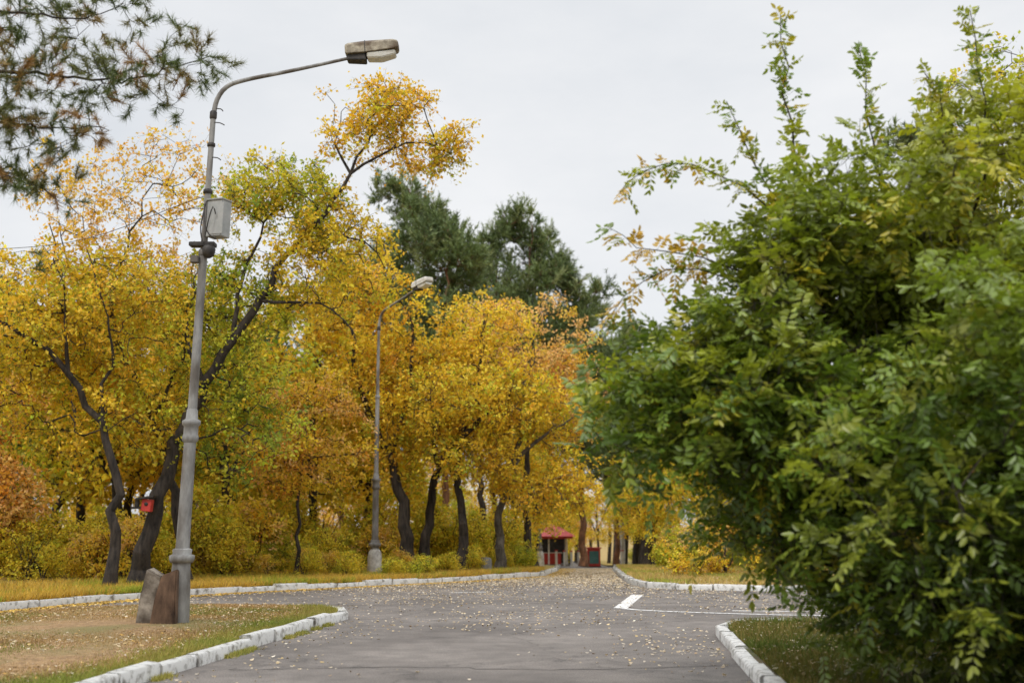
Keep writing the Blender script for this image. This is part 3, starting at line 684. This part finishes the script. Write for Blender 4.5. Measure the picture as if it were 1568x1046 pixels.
def lamp(x,y,ang=0,lean=.0,scale=1,big=True,fat=1.0):
    e=empty('street_lamp'); a0=(0,0,0);a1=(lean,0,8.3)
    f=fat
    lathe('lower_shaft',[(0,.15*f),(.95,.135*f),(.96,.135*f),(1.15,.118*f),(1.2,.112*f),(2.85,.10*f)],M_pole,e,a0,a1)
    lathe('base_flange',[(.95,.14*f),(.95,.18*f),(1.0,.205*f),(1.06,.205*f),(1.08,.15*f),(1.15,.16*f),(1.17,.125*f)],M_pole,e,a0,a1)
    lathe('collar',[(2.82,.10*f),(2.86,.135*f),(2.92,.135*f),(2.95,.12*f),(3.08,.12*f),(3.11,.15*f),(3.17,.15*f),(3.2,.10*f),(3.34,.09*f),(3.36,.075*f)],M_pole,e,a0,a1)
    lathe('middle_shaft',[(3.3,.078*f),(5.9,.068*f)],M_pole,e,a0,a1)
    lathe('upper_collar',[(5.85,.068*f),(5.87,.085*f),(5.95,.085*f),(5.97,.06*f)],M_pole,e,a0,a1)
    lathe('upper_shaft',[(5.9,.058*f),(8.32,.045*f)],M_pole,e,a0,a1)
    L=lean
    pipe('arm',[(L,0,8.25),(L+.05,0,8.52),(L+.2,0,8.74),(L+.5,0,8.86),(L+1.3,0,9.03),(L+2.3,0,9.26)],.043*f,M_pole,e,r1=.028*f)
    lathe('arm_joint',[(8.18,.05*f),(8.2,.062*f),(8.3,.062*f),(8.32,.05*f)],M_dark,e,a0,a1)
    hx=L+2.18
    def sec(xx,w,z0,z1,cr=.22): return [(xx,-w,z0),(xx,w,z0),(xx,w,z0+(z1-z0)*.75),(xx,w*(1-cr),z1),(xx,-w*(1-cr),z1),(xx,-w,z0+(z1-z0)*.75)]
    hd=empty('luminaire'); hd.parent=e; hd.location=(hx,0,9.27); hd.rotation_euler=(0,rad(-4),0)
    HM=M_beige if big else M_pale
    hull('housing',[sec(0,.13,.02,.17),sec(.05,.15,.0,.19),sec(.35,.165,.0,.205),sec(.80,.17,.03,.205),sec(.87,.15,.06,.19),sec(.89,.12,.08,.17)],HM,hd,.006)
    hull('seam',[sec(.33,.17,-.004,.21),sec(.345,.17,-.004,.21)],M_dark,hd,0)
    hull('gear_box',[[(.02,-.1,-.09),(.02,.1,-.09),(.02,.1,.0),(.02,-.1,.0)],[(.34,-.12,-.12),(.34,.12,-.12),(.34,.12,.0),(.34,-.12,.0)]],M_dark,hd,.012)
    hull('diffuser',[[(.36,-.12,-.085),(.36,.12,-.085),(.36,.15,-.005),(.36,-.15,-.005)],[(.6,-.13,-.10),(.6,.13,-.10),(.6,.155,-.0),(.6,-.155,-.0)],[(.84,-.11,-.045),(.84,.11,-.045),(.84,.14,.02),(.84,-.14,.02)]],M_glass,hd,.015)
    if big:
        box('control_cabinet',(.40,-.02,6.46),(.31,.24,.60),M_cab,e,rot=(0,rad(2),rad(-25)))
        box('cabinet_lid',(.40,-.03,6.775),(.34,.27,.03),M_cab,e,rot=(0,rad(2),rad(-25)))
        box('cabinet_door_edge',(.40,-.155,6.45),(.27,.012,.52),M_cab,e,rot=(0,rad(2),rad(-25)),bev=.003)
        pipe('cable_loop',[(.18,-.1,6.7),(.22,-.2,6.35),(.32,-.24,6.15),(.42,-.2,6.1)],.011,M_dark,e)
        pipe('cable_loop',[(.2,-.08,6.75),(.15,-.16,6.3),(.2,-.18,6.02)],.011,M_dark,e)
        pipe('cable_loop',[(.24,-.22,6.12),(.30,-.26,6.4),(.36,-.25,6.62),(.40,-.22,6.5)],.010,M_dark,e)
        box('clamp',(.16,-.02,6.04),(.42,.18,.07),M_dark,e)
        lathe('sensor',[(5.80,.03),(5.84,.09),(5.95,.11),(6.0,.08)],M_dark,e,(.28,-.1,5.8),(.28,-.1,6.2))
        box('junction_box',(.06,-.09,5.78),(.13,.11,.12),M_pole,e)
        for z,l in ((8.12,.2),(7.52,.18),(8.36,.16)):
            pipe('bracket_pin',[(lean*z/8.3-.02,-.02,z),(lean*z/8.3+.12,-.02,z-.01),(lean*z/8.3+l,-.02,z-.05)],.009,M_dark,e)
        lathe('insulator_band',[(6.9,.055),(6.91,.075),(6.97,.075),(6.98,.055)],M_dark,e,a0,a1)
        lathe('insulator_band',[(7.7,.05),(7.71,.066),(7.76,.066),(7.77,.05)],M_dark,e,a0,a1)
        hull('concrete_prop',[[(-.60,-.22,-.05),(-.20,-.25,-.05),(-.18,.12,-.05),(-.56,.14,-.05)],[(-.54,-.2,.45),(-.2,-.23,.45),(-.18,.1,.45),(-.52,.12,.45)],[(-.46,-.18,.86),(-.22,-.2,.74),(-.2,.08,.74),(-.44,.1,.88)]],M_concrete,e,.02)
        hull('rusted_prop',[[(-.34,-.36,-.05),(.06,-.36,-.05),(.06,-.16,-.05),(-.34,-.16,-.05)],[(-.28,-.33,.4),(.05,-.33,.4),(.05,-.15,.4),(-.28,-.15,.4)],[(-.20,-.28,.76),(.04,-.28,.86),(.04,-.14,.86),(-.20,-.14,.76)]],M_rust,e,.02)
        lathe('foot',[(-.05,.19),(.5,.17),(.9,.145),(.96,.145)],M_pole,e,a0,a1,k=8)
    else:
        lathe('concrete_foot',[(-.05,.26),(.55,.24),(.75,.22),(.85,.16),(.9,.12)],M_foot,e,a0,a1,k=8)
    e.location=(x,y,float(gz(y))+.08); e.rotation_euler=(0,0,ang); e.scale=(scale,)*3
    return e
lamp(-5.2,18.7,0,lean=.24,fat=.95)
lamp(-4.3,37.4,rad(-52),scale=.95,big=False,fat=1.0)
lamp(1.45,62,rad(-30),scale=.93,big=False,fat=.85)
w=empty('overhead_cable')
pipe('cable',[(-5.02,18.7,6.95),(-9,22,6.9),(-16,27,8.2),(-26,36,11.5)],.006,M_dark,w,step=.6,k=5)

# ------------------------------------------------------------------ birdhouse
e=empty('birdhouse'); e.location=(-9.10,29.60,2.1)
box('box_body',(0,0,0),(.24,.22,.30),M_red,e,rot=(0,rad(6),0))
hull('sloping_roof',[[(-.24,-.2,.13),(.2,-.2,.20),(.2,.16,.20),(-.24,.16,.13)],[(-.24,-.2,.18),(.2,-.2,.25),(.2,.16,.25),(-.24,.16,.18)]],M_dark,e,.005)
box('side_feeder',(-.26,0,-.06),(.26,.2,.05),M_dark,e); box('perch',(-.24,-.05,.05),(.10,.08,.22),M_dark,e)
o=lathe('entrance_hole',[(0,.05),(.01,.045),(.011,0.001)],M_dark,e,(0,0,0),(0,0,1)); o.rotation_euler=(rad(90),0,0); o.location=(0,-.112,.03)

# ------------------------------------------------------------------ kiosk, booth, posts
def kiosk(x,y):
    e=empty('red_roofed_kiosk'); e.location=(x,y,float(gz(y))+.1)
    box('platform',(0,0,.06),(4.2,3.2,.12),M_concrete,e,bev=.02)
    for sx in (-1.9,-.65,.65,1.9): box('post',(sx,-1.4,1.0),(.1,.1,1.8),M_white,e)
    for sx in (-1.9,1.9): box('post',(sx,1.4,1.0),(.1,.1,1.8),M_white,e)
    box('back_wall',(0,1.3,1.0),(3.7,.08,1.75),M_interior,e); box('side_wall',(-1.8,.3,1.0),(.08,1.9,1.75),M_red,e)
    box('counter',(0.2,-.9,.5),(2.6,.5,.75),M_red,e); box('counter_top',(0.2,-.9,.9),(2.8,.6,.05),M_white,e)
    box('serving_window',(.2,.2,1.35),(2.4,.06,.8),M_interior,e)
    box('fascia',(0,0,1.95),(4.6,3.6,.16),M_red,e)
    hull('hipped_roof',[[(-2.5,-2,2.03),(2.5,-2,2.03),(2.5,2,2.03),(-2.5,2,2.03)],[(-.7,-.2,3.1),(.7,-.2,3.1),(.7,.2,3.1),(-.7,.2,3.1)]],M_red,e,.01)
    return e
kiosk(1.9,84)
e=empty('ticket_booth'); e.location=(5.2,76,float(gz(76))+.02)
box('booth_body',(0,0,.6),(.8,.7,1.1),M_red,e); box('display_panel',(0,-.355,.62),(.6,.02,.8),M_teal,e); box('booth_roof',(0,0,1.2),(.95,.85,.08),M_red,e); box('plinth',(0,0,.04),(.9,.8,.08),M_dark,e)
e=empty('bollard_row')
for i,(x,y) in enumerate(((3.6,82),(4.1,82.3),(4.6,82.6),(2.9,78),(7.2,78))):
    box('bollard_%d'%i,(x,y,float(gz(y))+.55),(.14,.14,1.0),M_white,e,bev=.03); box('cap_%d'%i,(x,y,float(gz(y))+1.08),(.2,.2,.06),M_red,e)
for x,y,h in ((7.35,80,3.0),(8.0,86,3.2)):
    e=empty('whitewashed_trunk'); pipe('trunk',[(x,y,float(gz(y))),(x+.05,y,float(gz(y))+h*.5),(x-.05,y,float(gz(y))+h)],.13,M_foot,e,step=.4,r1=.1)
    pipe('upper_trunk',[(x-.05,y,float(gz(y))+h),(x+.1,y,float(gz(y))+h*1.6),(x+.2,y,float(gz(y))+h*2.2)],.1,M_barkg,e,step=.4,r1=.04)
tr=empty('roadside_trunk_row')
for i,(x,y) in enumerate(((3.3,96),(4.0,104),(2.6,88),(8.4,96),(9.0,88),(8.9,104),(7.9,72),(7.6,66),(5.2,122),(6.6,124),(8,123),(4.3,116),(9.4,116),(5.9,126),(7.3,125),(4.6,110),(8.3,80),(8.7,92))):
    pipe('trunk_%d'%i,[(x,y,float(gz(y))-.1),(x+.15,y,float(gz(y))+3),(x-.1,y,float(gz(y))+7)],.2,M_bark,tr,step=.8,r1=.09)
e=empty('stone_marker'); e.location=(-.85,39.2,.1)
hull('stone',[[(-.2,-.16,0),(.2,-.16,0),(.2,.16,0),(-.2,.16,0)],[(-.17,-.13,.5),(.18,-.13,.45),(.17,.13,.45),(-.17,.13,.5)]],M_pole,e,.03)

# ------------------------------------------------------------------ world, sun, camera
wd=bpy.data.worlds.new('World'); scene.world=wd; wd.use_nodes=True; nt=wd.node_tree
bg=nt.nodes['Background']; bg.inputs['Strength'].default_value=.1
sky=N(nt,'ShaderNodeTexSky',sky_type='NISHITA'); sky.sun_disc=False; sky.sun_elevation=rad(48); sky.sun_rotation=rad(200)
tc=N(nt,'ShaderNodeTexCoord'); mp=N(nt,'ShaderNodeMapping'); mp.inputs['Scale'].default_value=(1,1,2.6); nt.links.new(tc.outputs['Generated'],mp.inputs['Vector'])
nz=N(nt,'ShaderNodeTexNoise'); nz.inputs['Scale'].default_value=2.2; nz.inputs['Detail'].default_value=7; nz.inputs['Roughness'].default_value=.55; nt.links.new(mp.outputs[0],nz.inputs['Vector'])
cr=N(nt,'ShaderNodeValToRGB'); cr.color_ramp.elements[0].position=.36; cr.color_ramp.elements[1].position=.66
cr.color_ramp.elements[0].color=(.78,.81,.85,1); cr.color_ramp.elements[1].color=(.97,.975,.985,1)
nt.links.new(nz.outputs['Fac'],cr.inputs['Fac'])
# overcast luminance rises from horizon to zenith (CIE overcast sky)
sx=N(nt,'ShaderNodeSeparateXYZ'); nt.links.new(tc.outputs['Generated'],sx.inputs[0])
el_=N(nt,'ShaderNodeMapRange'); el_.interpolation_type='SMOOTHSTEP'; el_.inputs['From Min'].default_value=.42; el_.inputs['From Max'].default_value=.95
el_.inputs['To Min'].default_value=9.8; el_.inputs['To Max'].default_value=24; nt.links.new(sx.outputs['Z'],el_.inputs['Value'])
vs=N(nt,'ShaderNodeVectorMath',operation='SCALE'); nt.links.new(cr.outputs['Color'],vs.inputs[0]); nt.links.new(el_.outputs[0],vs.inputs['Scale'])
mx=N(nt,'ShaderNodeMix',data_type='RGBA'); mx.inputs[0].default_value=.94
nt.links.new(sky.outputs[0],mx.inputs[6]); nt.links.new(vs.outputs[0],mx.inputs[7]); nt.links.new(mx.outputs[2],bg.inputs['Color'])
sl=bpy.data.lights.new('sun','SUN'); sl.energy=1.5; sl.angle=rad(14); sl.color=(1,.95,.88)
so=bpy.data.objects.new('sun',sl); link(so)
az=rad(200); el=rad(48); dirv=Vector((math.sin(az)*math.cos(el),math.cos(az)*math.cos(el),math.sin(el)))
so.rotation_euler=dirv.to_track_quat('Z','Y').to_euler()
cam=bpy.data.cameras.new('camera'); co=bpy.data.objects.new('camera',cam); link(co)
cam.lens=41.3; cam.sensor_width=36; cam.clip_end=3000; co.location=(0,0,1.6); co.rotation_euler=(rad(90+8.9),0,0)
cam.dof.use_dof=True; cam.dof.focus_distance=20; cam.dof.aperture_fstop=1.0
scene.camera=co
scene.view_settings.view_transform='Standard'; scene.view_settings.look='None'; scene.view_settings.exposure=0
